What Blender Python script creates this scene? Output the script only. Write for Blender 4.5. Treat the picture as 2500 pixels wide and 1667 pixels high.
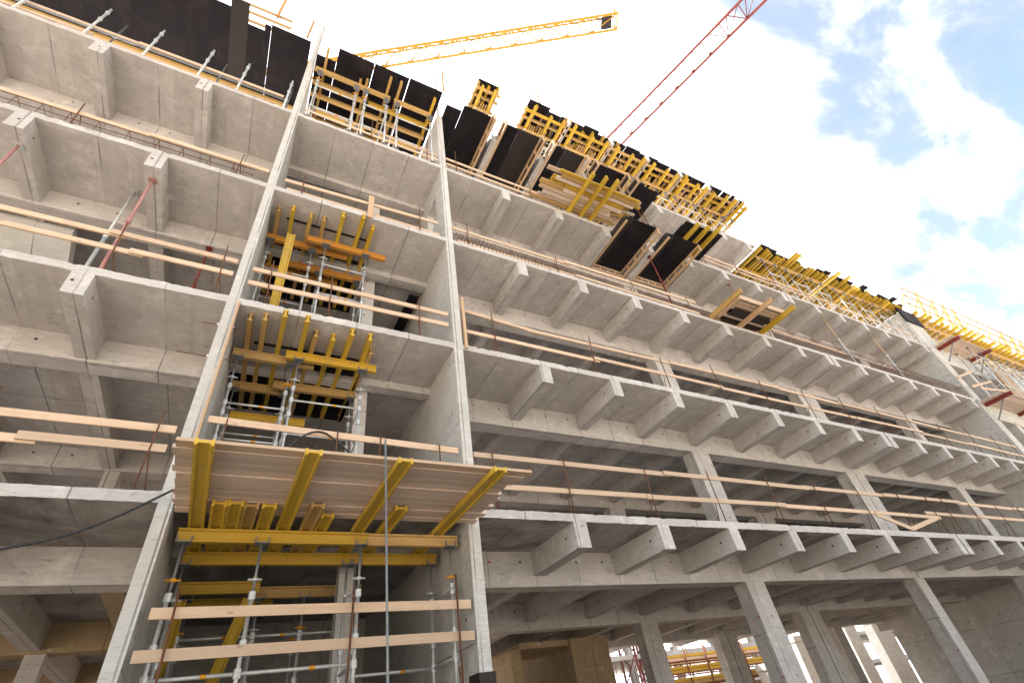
import bpy, math, random
from mathutils import Vector, Matrix
random.seed(7)
R = math.radians
S = bpy.context.scene
COL = S.collection
for o in list(bpy.data.objects): bpy.data.objects.remove(o)

# ------------------------------------------------------------------ camera
cd = bpy.data.cameras.new('camera'); cam = bpy.data.objects.new('camera', cd); COL.objects.link(cam)
cd.sensor_width = 36; cd.lens = 36 * 1172 / 2500; cd.clip_end = 3000; cd.clip_start = 0.05
cam.matrix_world = Matrix(((0.88464522, -0.19568348, -0.42321486, 0), (-0.44609611, -0.61928021, -0.64613488, -6.6),
                           (-0.13565066, 0.76039463, -0.63513692, 0), (0, 0, 0, 1)))
S.camera = cam
S.render.resolution_x = 1024; S.render.resolution_y = 682
# z = 0 is the lens height; the ground lies 1.6 m below it

# ------------------------------------------------------------------ sky, sun, exposure
SUN_EL, SUN_AZ = 50, 332        # azimuth: clockwise from +Y
W = bpy.data.worlds.new('World'); S.world = W; W.use_nodes = True
nt = W.node_tree; nt.nodes.clear(); NN = nt.nodes.new; LK = nt.links.new
out = NN('ShaderNodeOutputWorld'); bg = NN('ShaderNodeBackground'); bg.inputs['Strength'].default_value = 0.15
LK(bg.outputs[0], out.inputs[0])
sky = NN('ShaderNodeTexSky'); sky.sky_type = 'NISHITA'; sky.sun_disc = False
sky.sun_elevation = R(SUN_EL); sky.sun_rotation = R(SUN_AZ); sky.air_density = 1.0; sky.dust_density = 1.5; sky.ozone_density = 1.6
tc = NN('ShaderNodeTexCoord'); sep = NN('ShaderNodeSeparateXYZ'); LK(tc.outputs['Generated'], sep.inputs[0])
def wm(op, a, b=None, c=None):
    n = NN('ShaderNodeMath'); n.operation = op
    for i, v in enumerate((a, b, c)):
        if v is None: continue
        if isinstance(v, (int, float)): n.inputs[i].default_value = v
        else: LK(v, n.inputs[i])
    return n.outputs[0]
zc = wm('ADD', wm('MAXIMUM', sep.outputs[2], 0.0), 0.18)
cx = wm('DIVIDE', sep.outputs[0], zc); cy = wm('DIVIDE', sep.outputs[1], zc)
comb = NN('ShaderNodeCombineXYZ'); LK(cx, comb.inputs[0]); LK(cy, comb.inputs[1])
mp = NN('ShaderNodeMapping'); mp.inputs['Rotation'].default_value = (0, 0, R(55)); mp.inputs['Scale'].default_value = (0.5, 1.0, 1); mp.inputs['Location'].default_value = (3.1, 1.4, 0)
LK(comb.outputs[0], mp.inputs[0])
n1 = NN('ShaderNodeTexNoise'); n1.inputs['Scale'].default_value = 6.5; n1.inputs['Detail'].default_value = 7; n1.inputs['Roughness'].default_value = 0.56; n1.inputs['Distortion'].default_value = 0.35
LK(mp.outputs[0], n1.inputs['Vector'])
# cloud bank: thick overhead and behind the building, broken towards the east (+X)
dot = NN('ShaderNodeVectorMath'); dot.operation = 'DOT_PRODUCT'; LK(tc.outputs['Generated'], dot.inputs[0]); dot.inputs[1].default_value = Vector((0.2, 0.89, 0.41)).normalized()
cov = NN('ShaderNodeMapRange'); cov.interpolation_type = 'SMOOTHSTEP'
LK(dot.outputs['Value'], cov.inputs[0]); cov.inputs[1].default_value = 0.40; cov.inputs[2].default_value = 0.66; cov.inputs[3].default_value = 0.01; cov.inputs[4].default_value = 0.42
cm = wm('ADD', n1.outputs[0], cov.outputs[0])
cr = NN('ShaderNodeMapRange'); cr.interpolation_type = 'SMOOTHSTEP'; LK(cm, cr.inputs[0]); cr.inputs[1].default_value = 0.33; cr.inputs[2].default_value = 0.70
cc = NN('ShaderNodeMapRange'); LK(cm, cc.inputs[0]); cc.inputs[1].default_value = 0.46; cc.inputs[2].default_value = 0.76; cc.inputs[3].default_value = 1.35; cc.inputs[4].default_value = 5.6
ccol = NN('ShaderNodeCombineColor')
LK(wm('MULTIPLY', cc.outputs[0], 0.985), ccol.inputs[0]); LK(cc.outputs[0], ccol.inputs[1]); LK(wm('MULTIPLY', cc.outputs[0], 1.02), ccol.inputs[2])
skm = NN('ShaderNodeMix'); skm.data_type = 'RGBA'; skm.blend_type = 'MULTIPLY'; skm.inputs[0].default_value = 1; LK(sky.outputs[0], skm.inputs[6]); skm.inputs[7].default_value = (0.82, 0.72, 0.57, 1)
mx = NN('ShaderNodeMix'); mx.data_type = 'RGBA'; LK(cr.outputs[0], mx.inputs[0]); LK(skm.outputs[2], mx.inputs[6]); LK(ccol.outputs[0], mx.inputs[7])
LK(mx.outputs[2], bg.inputs[0])
sd = bpy.data.lights.new('sun', 'SUN'); sd.energy = 4.0; sd.angle = R(4); sd.color = (1, 0.96, 0.9)
sun = bpy.data.objects.new('sun', sd); COL.objects.link(sun)
az, el = R(SUN_AZ), R(SUN_EL)
dirv = Vector((math.sin(az) * math.cos(el), math.cos(az) * math.cos(el), math.sin(el)))
sun.rotation_euler = dirv.to_track_quat('Z', 'Y').to_euler(); sun.location = (30, -40, 60)
S.view_settings.view_transform = 'Standard'; S.view_settings.look = 'None'; S.view_settings.gamma = 1
S.view_settings.exposure = 2.22; S.view_settings.use_curve_mapping = False
try:
    S.cycles.max_bounces = 5; S.cycles.diffuse_bounces = 3
except Exception: pass

# ------------------------------------------------------------------ materials
class NB:
    def __init__(s, name, rough=0.8, metal=0.0):
        s.m = bpy.data.materials.new(name); s.m.use_nodes = True; s.t = s.m.node_tree
        s.b = s.t.nodes['Principled BSDF']; s.b.inputs['Roughness'].default_value = rough; s.b.inputs['Metallic'].default_value = metal
        s.b.inputs['Specular IOR Level'].default_value = 0.35
    def n(s, k, **kw):
        x = s.t.nodes.new(k)
        for a, v in kw.items(): setattr(x, a, v)
        return x
    def l(s, a, b): s.t.links.new(a, b)
    def math(s, op, a, b=None, c=None):
        x = s.n('ShaderNodeMath', operation=op)
        for i, v in enumerate((a, b, c)):
            if v is None: continue
            if isinstance(v, (int, float)): x.inputs[i].default_value = v
            else: s.l(v, x.inputs[i])
        return x.outputs[0]
    def mix(s, f, a, b, mode='MIX'):
        x = s.n('ShaderNodeMix', data_type='RGBA', blend_type=mode)
        for i, v in ((0, f), (6, a), (7, b)):
            if isinstance(v, (int, float)): x.inputs[i].default_value = v
            elif isinstance(v, tuple): x.inputs[i].default_value = (*v, 1)
            else: s.l(v, x.inputs[i])
        return x.outputs[2]
    def noise(s, vec, scale, detail=4, rough=0.6, dist=0):
        x = s.n('ShaderNodeTexNoise'); s.l(vec, x.inputs['Vector'])
        for k, v in (('Scale', scale), ('Detail', detail), ('Roughness', rough), ('Distortion', dist)): x.inputs[k].default_value = v
        return x.outputs[0]
    def rng(s, v, a, b, c=0.0, d=1.0):
        x = s.n('ShaderNodeMapRange'); s.l(v, x.inputs[0])
        for i, q in enumerate((a, b, c, d)): x.inputs[i + 1].default_value = q
        return x.outputs[0]
    def bump(s, h, strength=0.3, dist=0.01):
        x = s.n('ShaderNodeBump'); x.inputs['Strength'].default_value = strength; x.inputs['Distance'].default_value = dist
        s.l(h, x.inputs['Height']); s.l(x.outputs[0], s.b.inputs['Normal'])
    def color(s, c):
        if isinstance(c, tuple): s.b.inputs['Base Color'].default_value = (*c, 1)
        else: s.l(c, s.b.inputs['Base Color'])

def concrete(name, ca, cb, seams=True, holes=True, under=None, zs=(2.82, 3.3)):
    M = NB(name, 0.85); g = M.n('ShaderNodeNewGeometry'); P = g.outputs['Position']
    sp = M.n('ShaderNodeSeparateXYZ'); M.l(P, sp.inputs[0]); sn = M.n('ShaderNodeSeparateXYZ'); M.l(g.outputs['True Normal'], sn.inputs[0])
    x, y, z = sp.outputs; ax, ay, az_ = [M.math('ABSOLUTE', q) for q in sn.outputs]
    oi = M.n('ShaderNodeObjectInfo')
    big = M.noise(P, 0.55, 4, 0.62, 0.4); mid = M.noise(P, 3.5, 4, 0.65, 0.3); fine = M.noise(P, 55, 2, 0.7)
    col = M.mix(M.rng(big, 0.33, 0.68), ca, cb)
    # grain drawn by the boards
    ms = M.n('ShaderNodeMapping'); ms.inputs['Scale'].default_value = (3, 3, 28); M.l(P, ms.inputs[0])
    streak = M.noise(ms.outputs[0], 1.2, 4, 0.6)
    col = M.mix(M.rng(streak, 0.38, 0.7, 0.0, 0.5), col, tuple(c * 0.68 for c in ca))
    col = M.mix(M.rng(mid, 0.54, 0.7, 0.0, 0.6), col, tuple(min(1, c * 1.25) for c in cb))
    stain = M.noise(P, 1.3, 5, 0.7, 1.2)
    col = M.mix(M.rng(stain, 0.58, 0.70, 0.0, 0.45), col, tuple(c * 0.5 for c in ca))
    scr = M.n('ShaderNodeMapping'); scr.inputs['Scale'].default_value = (2.2, 9, 9); M.l(P, scr.inputs[0])
    scar = M.noise(scr.outputs[0], 2.2, 5, 0.75, 0.6)
    col = M.mix(M.rng(scar, 0.60, 0.65, 0.0, 0.65), col, tuple(c * 0.35 for c in ca))
    eff = M.noise(P, 2.1, 4, 0.72, 0.9)
    col = M.mix(M.rng(eff, 0.655, 0.70, 0.0, 0.6), col, (0.72, 0.70, 0.66))
    fsp = M.noise(P, 26, 2, 0.8)
    col = M.mix(M.rng(fsp, 0.6, 0.75, 0.0, 0.2), col, tuple(c * 0.45 for c in ca))
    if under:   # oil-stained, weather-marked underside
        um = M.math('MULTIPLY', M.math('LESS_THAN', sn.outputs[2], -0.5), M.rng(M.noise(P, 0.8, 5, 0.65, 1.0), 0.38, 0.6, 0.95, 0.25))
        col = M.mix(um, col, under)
    hgt = M.math('MULTIPLY', fine, 0.5)
    
    if seams:
        def line(c, per, off, mask, w=0.009):
            f = M.math('ABSOLUTE', M.math('SUBTRACT', M.math('FRACT', M.math('DIVIDE', M.math('ADD', c, off), per)), 0.5))
            d = M.math('MULTIPLY', f, per)
            return M.math('MULTIPLY', M.math('SUBTRACT', 1.0, M.rng(d, w * 0.4, w * 1.6)), M.math('LESS_THAN', mask, 0.5))
        wob = M.math('MULTIPLY', M.math('SUBTRACT', big, 0.5), 0.02)
        xw = M.math('ADD', x, wob); yw = M.math('ADD', y, wob); zw = M.math('ADD', z, wob)
        hor = M.math('GREATER_THAN', az_, 0.5)
        s1 = line(xw, 0.955, 0.31, ax); s2 = M.math('MULTIPLY', line(yw, 1.95, 1.32, ay), 1.0); s3 = M.math('MULTIPLY', line(zw, 1.65, -0.225, az_), M.math('GREATER_THAN', ax, 0.5))
        sm = M.math('MAXIMUM', M.math('MAXIMUM', s1, s2), s3)
        sm = M.math('MULTIPLY', sm, M.rng(M.noise(P, 0.9, 3), 0.38, 0.56, 0.12, 1.0))
        # sheet-to-sheet tone
        fl = M.n('ShaderNodeCombineXYZ')
        for i, (c, per, off) in enumerate(((x, 0.955, 0.31 + 0.4775), (y, 1.95, 1.32 + 0.975), (z, 1.65, -0.225 + 0.825))):
            M.l(M.math('FLOOR', M.math('DIVIDE', M.math('ADD', c, off), per)), fl.inputs[i])
        wn = M.n('ShaderNodeTexWhiteNoise', noise_dimensions='3D'); M.l(fl.outputs[0], wn.inputs[0])
        col = M.mix(M.rng(wn.outputs[0], 0, 1, 0, 0.38), col, tuple(c * 0.72 for c in ca))
        col = M.mix(M.math('MULTIPLY', sm, 0.85), col, tuple(c * 0.3 for c in ca))
        hgt = M.math('SUBTRACT', hgt, M.math('MULTIPLY', sm, 1.6))
    if holes:
        v = M.math('FRACT', M.math('DIVIDE', M.math('SUBTRACT', z, zs[0] - 33), zs[1])); v = M.math('MULTIPLY', v, zs[1])
        u = M.math('ADD', M.math('MULTIPLY', y, M.math('GREATER_THAN', ax, 0.5)), M.math('MULTIPLY', x, M.math('GREATER_THAN', ay, 0.5)))
        per = 0.62
        uu = M.math('DIVIDE', u, per); cu = M.math('FLOOR', uu); du = M.math('MULTIPLY', M.math('SUBTRACT', M.math('FRACT', uu), 0.5), per)
        best = None
        for row in (2.98, 0.75, 1.85):
            dv = M.math('SUBTRACT', v, row)
            d = M.math('SQRT', M.math('ADD', M.math('MULTIPLY', du, du), M.math('MULTIPLY', dv, dv)))
            best = d if best is None else M.math('MINIMUM', best, d)
        wn2 = M.n('ShaderNodeTexWhiteNoise', noise_dimensions='1D'); M.l(cu, wn2.inputs[1])
        dot_ = M.math('MULTIPLY', M.math('LESS_THAN', best, 0.023), M.math('LESS_THAN', az_, 0.5))
        dot_ = M.math('MULTIPLY', dot_, M.math('GREATER_THAN', wn2.outputs[0], 0.35))
        hc = M.mix(M.math('MULTIPLY', M.math('GREATER_THAN', wn2.outputs[0], 0.74), M.math('LESS_THAN', z, 3.2)), (0.03, 0.028, 0.025), (0.4, 0.03, 0.03))
        col = M.mix(dot_, col, hc); hgt = M.math('SUBTRACT', hgt, M.math('MULTIPLY', dot_, 2.0))
    col = M.mix(M.math('MULTIPLY', oi.outputs['Random'], 0.16), col, tuple(c * 0.6 for c in ca))
    M.color(col); M.bump(hgt, 0.5, 0.012)
    return M.m

def wood(name, ca, cb, dark, axis, rough=0.7, wear=0.35, scale=1.0, tone=0.4):
    """axis: direction of the grain, 'G' takes the longest side from generated coordinates"""
    M = NB(name, rough); g = M.n('ShaderNodeNewGeometry'); oi = M.n('ShaderNodeObjectInfo')
    add = M.n('ShaderNodeVectorMath', operation='ADD'); M.l(g.outputs['Position'], add.inputs[0])
    sc_ = M.n('ShaderNodeVectorMath', operation='SCALE'); sc_.inputs[0].default_value = (17, 31, 23); M.l(oi.outputs['Random'], sc_.inputs['Scale']); M.l(sc_.outputs[0], add.inputs[1])
    mp_ = M.n('ShaderNodeMapping'); k = {'X': (1.1, 30, 30), 'Y': (30, 1.1, 30), 'Z': (30, 30, 1.1)}[axis]
    mp_.inputs['Scale'].default_value = tuple(q * scale for q in k); M.l(add.outputs[0], mp_.inputs[0])
    gr = M.noise(mp_.outputs[0], 1.0, 6, 0.65, 0.6)
    blo = M.noise(add.outputs[0], 2.3, 6, 0.65, 0.5)
    col = M.mix(M.rng(gr, 0.3, 0.7), ca, cb)
    col = M.mix(M.math('MULTIPLY', oi.outputs['Random'], tone), col, tuple(c * 0.5 for c in ca))
    col = M.mix(M.rng(blo, 0.52, 0.72, 0.0, wear), col, dark)
    mk = M.n('ShaderNodeMapping'); mk.inputs['Scale'].default_value = {'X': (3.2, 9, 9), 'Y': (9, 3.2, 9), 'Z': (9, 9, 3.2)}[axis]; M.l(add.outputs[0], mk.inputs[0])
    vo = M.n('ShaderNodeTexVoronoi'); M.l(mk.outputs[0], vo.inputs['Vector']); vo.inputs['Scale'].default_value = 0.75
    kn = M.math('SUBTRACT', 1.0, M.rng(vo.outputs['Distance'], 0.06, 0.12))
    col = M.mix(M.math('MULTIPLY', kn, 0.6), col, tuple(c * 0.35 for c in ca))
    M.color(col); M.bump(gr, 0.25, 0.004)
    return M.m

def film_ply(name, base=(0.011, 0.009, 0.012)):
    M = NB(name, 0.5); g = M.n('ShaderNodeNewGeometry'); P = g.outputs['Position']; oi = M.n('ShaderNodeObjectInfo')
    add = M.n('ShaderNodeVectorMath', operation='ADD'); M.l(P, add.inputs[0])
    sc_ = M.n('ShaderNodeVectorMath', operation='SCALE'); sc_.inputs[0].default_value = (37, 11, 5); M.l(oi.outputs['Random'], sc_.inputs['Scale']); M.l(sc_.outputs[0], add.inputs[1])
    b = M.noise(add.outputs[0], 1.4, 8, 0.7, 0.8); s_ = M.noise(add.outputs[0], 9, 6, 0.75, 0.5)
    col = M.mix(M.rng(b, 0.45, 0.8, 0.0, 0.7), base, (0.04, 0.032, 0.03))
    col = M.mix(M.rng(s_, 0.62, 0.78, 0.0, 0.5), col, (0.085, 0.068, 0.06))
    ms = M.n('ShaderNodeMapping'); ms.inputs['Scale'].default_value = (40, 2.2, 2); M.l(add.outputs[0], ms.inputs[0])
    sk = M.noise(ms.outputs[0], 1, 5, 0.7); col = M.mix(M.rng(sk, 0.66, 0.72, 0.0, 0.45), col, (0.2, 0.17, 0.14))
    M.b.inputs['Specular IOR Level'].default_value = 0.15
    M.color(col); M.l(M.rng(b, 0.3, 0.8, 0.5, 0.85), M.b.inputs['Roughness']); M.bump(s_, 0.15, 0.003)
    return M.m

def plain(name, c, rough=0.5, metal=0.0, var=0.25, dark=None, nscale=14):
    M = NB(name, rough, metal); g = M.n('ShaderNodeNewGeometry'); oi = M.n('ShaderNodeObjectInfo')
    nz = M.noise(g.outputs['Position'], nscale, 5, 0.7)
    col = M.mix(M.rng(nz, 0.42, 0.7, 0.0, 0.75), c, dark or tuple(q * 0.5 for q in c))
    col = M.mix(M.math('MULTIPLY', oi.outputs['Random'], var), col, tuple(q * 0.6 for q in c))
    M.color(col); M.bump(nz, 0.2, 0.002)
    return M.m

MAT = {}
MAT['concrete'] = concrete('concrete', (0.505, 0.457, 0.425), (0.615, 0.57, 0.54))
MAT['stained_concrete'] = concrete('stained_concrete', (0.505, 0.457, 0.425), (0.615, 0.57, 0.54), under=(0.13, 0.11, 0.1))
MAT['wall_concrete'] = concrete('wall_concrete', (0.54, 0.505, 0.465), (0.64, 0.61, 0.575))
MAT['warm_lit_concrete'] = concrete('warm_lit_concrete', (0.36, 0.26, 0.15), (0.47, 0.34, 0.2), holes=False)  # tan tint paints warm lamp glow into the interior concrete
MAT['plank'] = wood('fresh_pine', (0.70, 0.51, 0.365), (0.58, 0.39, 0.25), (0.40, 0.29, 0.21), 'X', 0.7, 0.55, tone=0.5)
MAT['plank_y'] = wood('fresh_pine_lengthwise', (0.62, 0.41, 0.24), (0.54, 0.33, 0.18), (0.36, 0.25, 0.16), 'Y', 0.7, 0.35)
MAT['plank_z'] = wood('fresh_pine_upright', (0.62, 0.42, 0.27), (0.54, 0.34, 0.19), (0.36, 0.25, 0.16), 'Z', 0.7, 0.35)
MAT['deck'] = wood('weathered_deck_board', (0.80, 0.64, 0.52), (0.64, 0.46, 0.36), (0.5, 0.41, 0.36), 'X', 0.8, 0.55, tone=0.75)
MAT['yel_y'] = wood('yellow_lacquered_beam', (0.64, 0.42, 0.045), (0.56, 0.34, 0.03), (0.33, 0.21, 0.06), 'Y', 0.5, 0.55)
MAT['yel_x'] = wood('yellow_lacquered_stringer', (0.62, 0.39, 0.045), (0.54, 0.31, 0.03), (0.34, 0.2, 0.07), 'X', 0.5, 0.55)
MAT['yel_z'] = wood('yellow_lacquered_upright', (0.60, 0.39, 0.045), (0.52, 0.31, 0.03), (0.3, 0.19, 0.06), 'Z', 0.5, 0.55)
MAT['ora_x'] = wood('orange_lacquered_stringer', (0.52, 0.24, 0.045), (0.45, 0.19, 0.03), (0.33, 0.16, 0.06), 'X', 0.45, 0.35)
MAT['tan_y'] = wood('worn_beam', (0.56, 0.35, 0.11), (0.46, 0.28, 0.09), (0.3, 0.2, 0.1), 'Y', 0.6, 0.6)
MAT['tan_x'] = wood('worn_stringer', (0.56, 0.36, 0.13), (0.46, 0.28, 0.1), (0.3, 0.2, 0.1), 'X', 0.6, 0.6)
MAT['ply'] = film_ply('black_film_plywood')
MAT['ply_grey'] = film_ply('scoured_film_plywood', (0.036, 0.03, 0.028))
MAT['steel'] = plain('galvanised_steel', (0.62, 0.62, 0.61), 0.42, 0.35, 0.2, (0.4, 0.39, 0.37))
MAT['steel_dark'] = plain('dull_steel', (0.24, 0.24, 0.245), 0.5, 0.4, 0.2)
MAT['clip'] = plain('orange_clip', (0.75, 0.32, 0.02), 0.5)
MAT['rust'] = plain('rusty_rebar', (0.16, 0.065, 0.035), 0.85, 0.1, 0.3)
MAT['red'] = plain('faded_red_paint', (0.46, 0.22, 0.20), 0.6, 0, 0.2, (0.34, 0.17, 0.15))
MAT['darkred'] = plain('dark_red_primer', (0.22, 0.035, 0.03), 0.6)
MAT['craneyel'] = plain('crane_yellow', (0.50, 0.28, 0.03), 0.5, 0, 0.1)
MAT['cranered'] = plain('crane_red', (0.21, 0.04, 0.035), 0.5, 0, 0.1)
MAT['black'] = plain('black_rubber', (0.035, 0.035, 0.037), 0.55)
MAT['sign'] = plain('black_sign', (0.03, 0.025, 0.025), 0.6)
MAT['net'] = plain('blue_net', (0.08, 0.22, 0.6), 0.8)
def ground_mat():
    M = NB('sandy_ground', 0.95); g = M.n('ShaderNodeNewGeometry'); P = g.outputs['Position']
    a = M.noise(P, 0.25, 8, 0.65); b_ = M.noise(P, 6, 8, 0.7)
    col = M.mix(M.rng(a, 0.3, 0.7), (0.54, 0.475, 0.40), (0.44, 0.38, 0.31)); col = M.mix(M.rng(b_, 0.4, 0.7, 0, 0.5), col, (0.54, 0.475, 0.395))
    M.color(col); M.bump(b_, 0.6, 0.05); return M.m
MAT['ground'] = ground_mat()
MAT['bounce_cut'] = plain('bounce_cut_dark', (0.14, 0.11, 0.085), 0.95, 0, 0, (0.09, 0.07, 0.055), 1.5)  # dark tone of the added strip that cuts ground bounce

# ------------------------------------------------------------------ mesh helpers
class MB:
    def __init__(s): s.v = []; s.f = []; s.smooth = []
    def quad(s, pts):
        i = len(s.v); s.v += [tuple(p) for p in pts]; s.f.append(tuple(range(i, i + len(pts)))); s.smooth.append(False)
    def box(s, x0, x1, y0, y1, z0, z1, j=0.0):
        i = len(s.v)
        for z in (z0, z1):
            for (x, y) in ((x0, y0), (x1, y0), (x1, y1), (x0, y1)):
                s.v.append((x + random.uniform(-j, j), y + random.uniform(-j, j), z + random.uniform(-j, j)))
        for q in ((0, 3, 2, 1), (4, 5, 6, 7), (0, 1, 5, 4), (1, 2, 6, 5), (2, 3, 7, 6), (3, 0, 4, 7)):
            s.f.append(tuple(i + k for k in q)); s.smooth.append(False)
        return s
    def prism(s, p0, p1, prof, up=(0, 0, 1), smooth=False):
        p0, p1 = Vector(p0), Vector(p1); d = (p1 - p0).normalized(); u = Vector(up)
        side = d.cross(u)
        if side.length < 1e-4: side = d.cross(Vector((0, 1, 0)))
        side.normalize(); u = side.cross(d).normalized(); n = len(prof); i = len(s.v)
        for p in (p0, p1):
            for (a, b) in prof: s.v.append(tuple(p + side * a + u * b))
        for k in range(n):
            m = (k + 1) % n; s.f.append((i + k, i + m, i + n + m, i + n + k)); s.smooth.append(smooth)
        s.f.append(tuple(i + k for k in reversed(range(n)))); s.smooth.append(False)
        s.f.append(tuple(i + n + k for k in range(n))); s.smooth.append(False)
        return s
    def bar(s, p0, p1, w, h, up=(0, 0, 1)):
        return s.prism(p0, p1, ((-w / 2, -h / 2), (w / 2, -h / 2), (w / 2, h / 2), (-w / 2, h / 2)), up)
    def tube(s, p0, p1, r, n=8):
        return s.prism(p0, p1, [(r * math.cos(2 * math.pi * k / n), r * math.sin(2 * math.pi * k / n)) for k in range(n)], (0.123, 0.31, 0.94), True)
    def hbeam(s, p0, p1, w=0.066, h=0.16, up=(0, 0, 1)):
        t, q = 0.034, 0.013; a = w / 2; b = h / 2; c = 0.012
        pr = [(-a, -b), (a, -b), (a, -b + t - c), (q, -b + t), (q, b - t), (a, b - t + c), (a, b), (-a, b), (-a, b - t + c), (-q, b - t), (-q, -b + t), (-a, -b + t - c)]
        return s.prism(p0, p1, pr, up)
    def path(s, pts, r, n=6):
        for a, b in zip(pts, pts[1:]): s.tube(a, b, r, n)
        return s
    def mesh(s, name):
        me = bpy.data.meshes.new(name); me.from_pydata(s.v, [], s.f)
        me.polygons.foreach_set('use_smooth', s.smooth); me.update(); return me
    def obj(s, name, mat, parent=None, **props):
        me = s.mesh(name); me.materials.append(MAT[mat] if isinstance(mat, str) else mat)
        o = bpy.data.objects.new(name, me); COL.objects.link(o)
        if parent: o.parent = parent
        for k, v in props.items(): o[k] = v
        return o
def thing(name, label, cat, group=None):
    o = bpy.data.objects.new(name, None); COL.objects.link(o); o.empty_display_size = 0.2
    o['label'] = label; o['category'] = cat
    if group: o['group'] = group
    return o
ORD = ['first', 'second', 'third', 'fourth', 'fifth', 'sixth', 'seventh', 'eighth', 'ninth', 'tenth', 'eleventh', 'twelfth', 'thirteenth', 'fourteenth', 'fifteenth', 'sixteenth', 'seventeenth', 'eighteenth', 'nineteenth', 'twentieth']
rnd = random.uniform

# ------------------------------------------------------------------ setting
g = MB(); g.quad([(-700, -700, -1.6), (900, -700, -1.6), (900, 900, -1.6), (-700, 900, -1.6)])
g.obj('ground', 'ground', kind='structure')

g = MB(); g.quad([(-80, -4.2, -1.596), (120, -4.2, -1.596), (120, 45, -1.596), (-80, 45, -1.596)])
g.obj('bounce_cut_strip', 'bounce_cut', kind='structure')  # added, unseen: dark strip that keeps bounce light off the low soffits

# ------------------------------------------------------------------ the concrete building
TOPS = [2.82, 6.12, 9.42, 12.70]           # slab tops, first to fourth floor
SL, RD, RW = 0.14, 0.42, 0.26              # slab thickness, rib depth below slab, rib width
XL, XLr, XRl, XR = -0.91, -0.755, 2.98, 3.16   # the two cross walls
XJ, XE = 18.05, 29.6                       # expansion joint, end wall
YB = 12.4
B = thing('concrete_building', 'bare grey concrete building frame with ribbed floors rising over the whole site', 'building')
def slab(x0, x1, top, y1=YB, th=SL, par=B, mat='concrete', y0=0.0, name='floor_slab'):
    """slab with a slightly chipped front arris"""
    m = MB(); n = max(1, int((x1 - x0) / 0.07)); v = []
    for i in range(n + 1):
        x = x0 + (x1 - x0) * i / n; e = 0 if i in (0, n) else 1
        ch = rnd(0, 0.006) + (rnd(0, 0.022) if random.random() < 0.12 else 0)
        v.append(((x, y0 + e * ch * 0.6, top - th + e * rnd(-0.004, 0.006)), (x, y0, top - 0.03), (x, y0 + e * ch, top + e * (rnd(-0.006, 0.004) - ch * 0.4)), (x, y1, top), (x, y1, top - th)))
    i0 = 0
    for sct in v: m.v += sct
    for i in range(n):
        a = i * 5; b = a + 5
        for k in range(5):
            k2 = (k + 1) % 5; m.f.append((a + k, a + k2, b + k2, b + k)); m.smooth.append(False)
    m.f.append((0, 4, 3, 2, 1)); m.smooth.append(False); e = n * 5; m.f.append((e, e + 1, e + 2, e + 3, e + 4)); m.smooth.append(False)
    return m.obj(name, mat, par)
def member(name, x0, x1, y0, y1, z0, z1, mat='concrete', par=B, j=0.003, **kw):
    m = MB(); m.box(x0, x1, y0, y1, z0, z1, j); return m.obj(name, mat, par, **kw)
RIBL = [-2.85 - 1.92 * k for k in range(3)]
RIBA = [4.90 + 1.873 * k for k in range(7)]
RIBA2 = XJ - 0.03 - RW
RIBB = [XJ + 0.09] + [XJ + 0.09 + 1.80 * k for k in range(1, 7)]
ROWS = [1.53, 5.42, 9.3]
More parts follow.
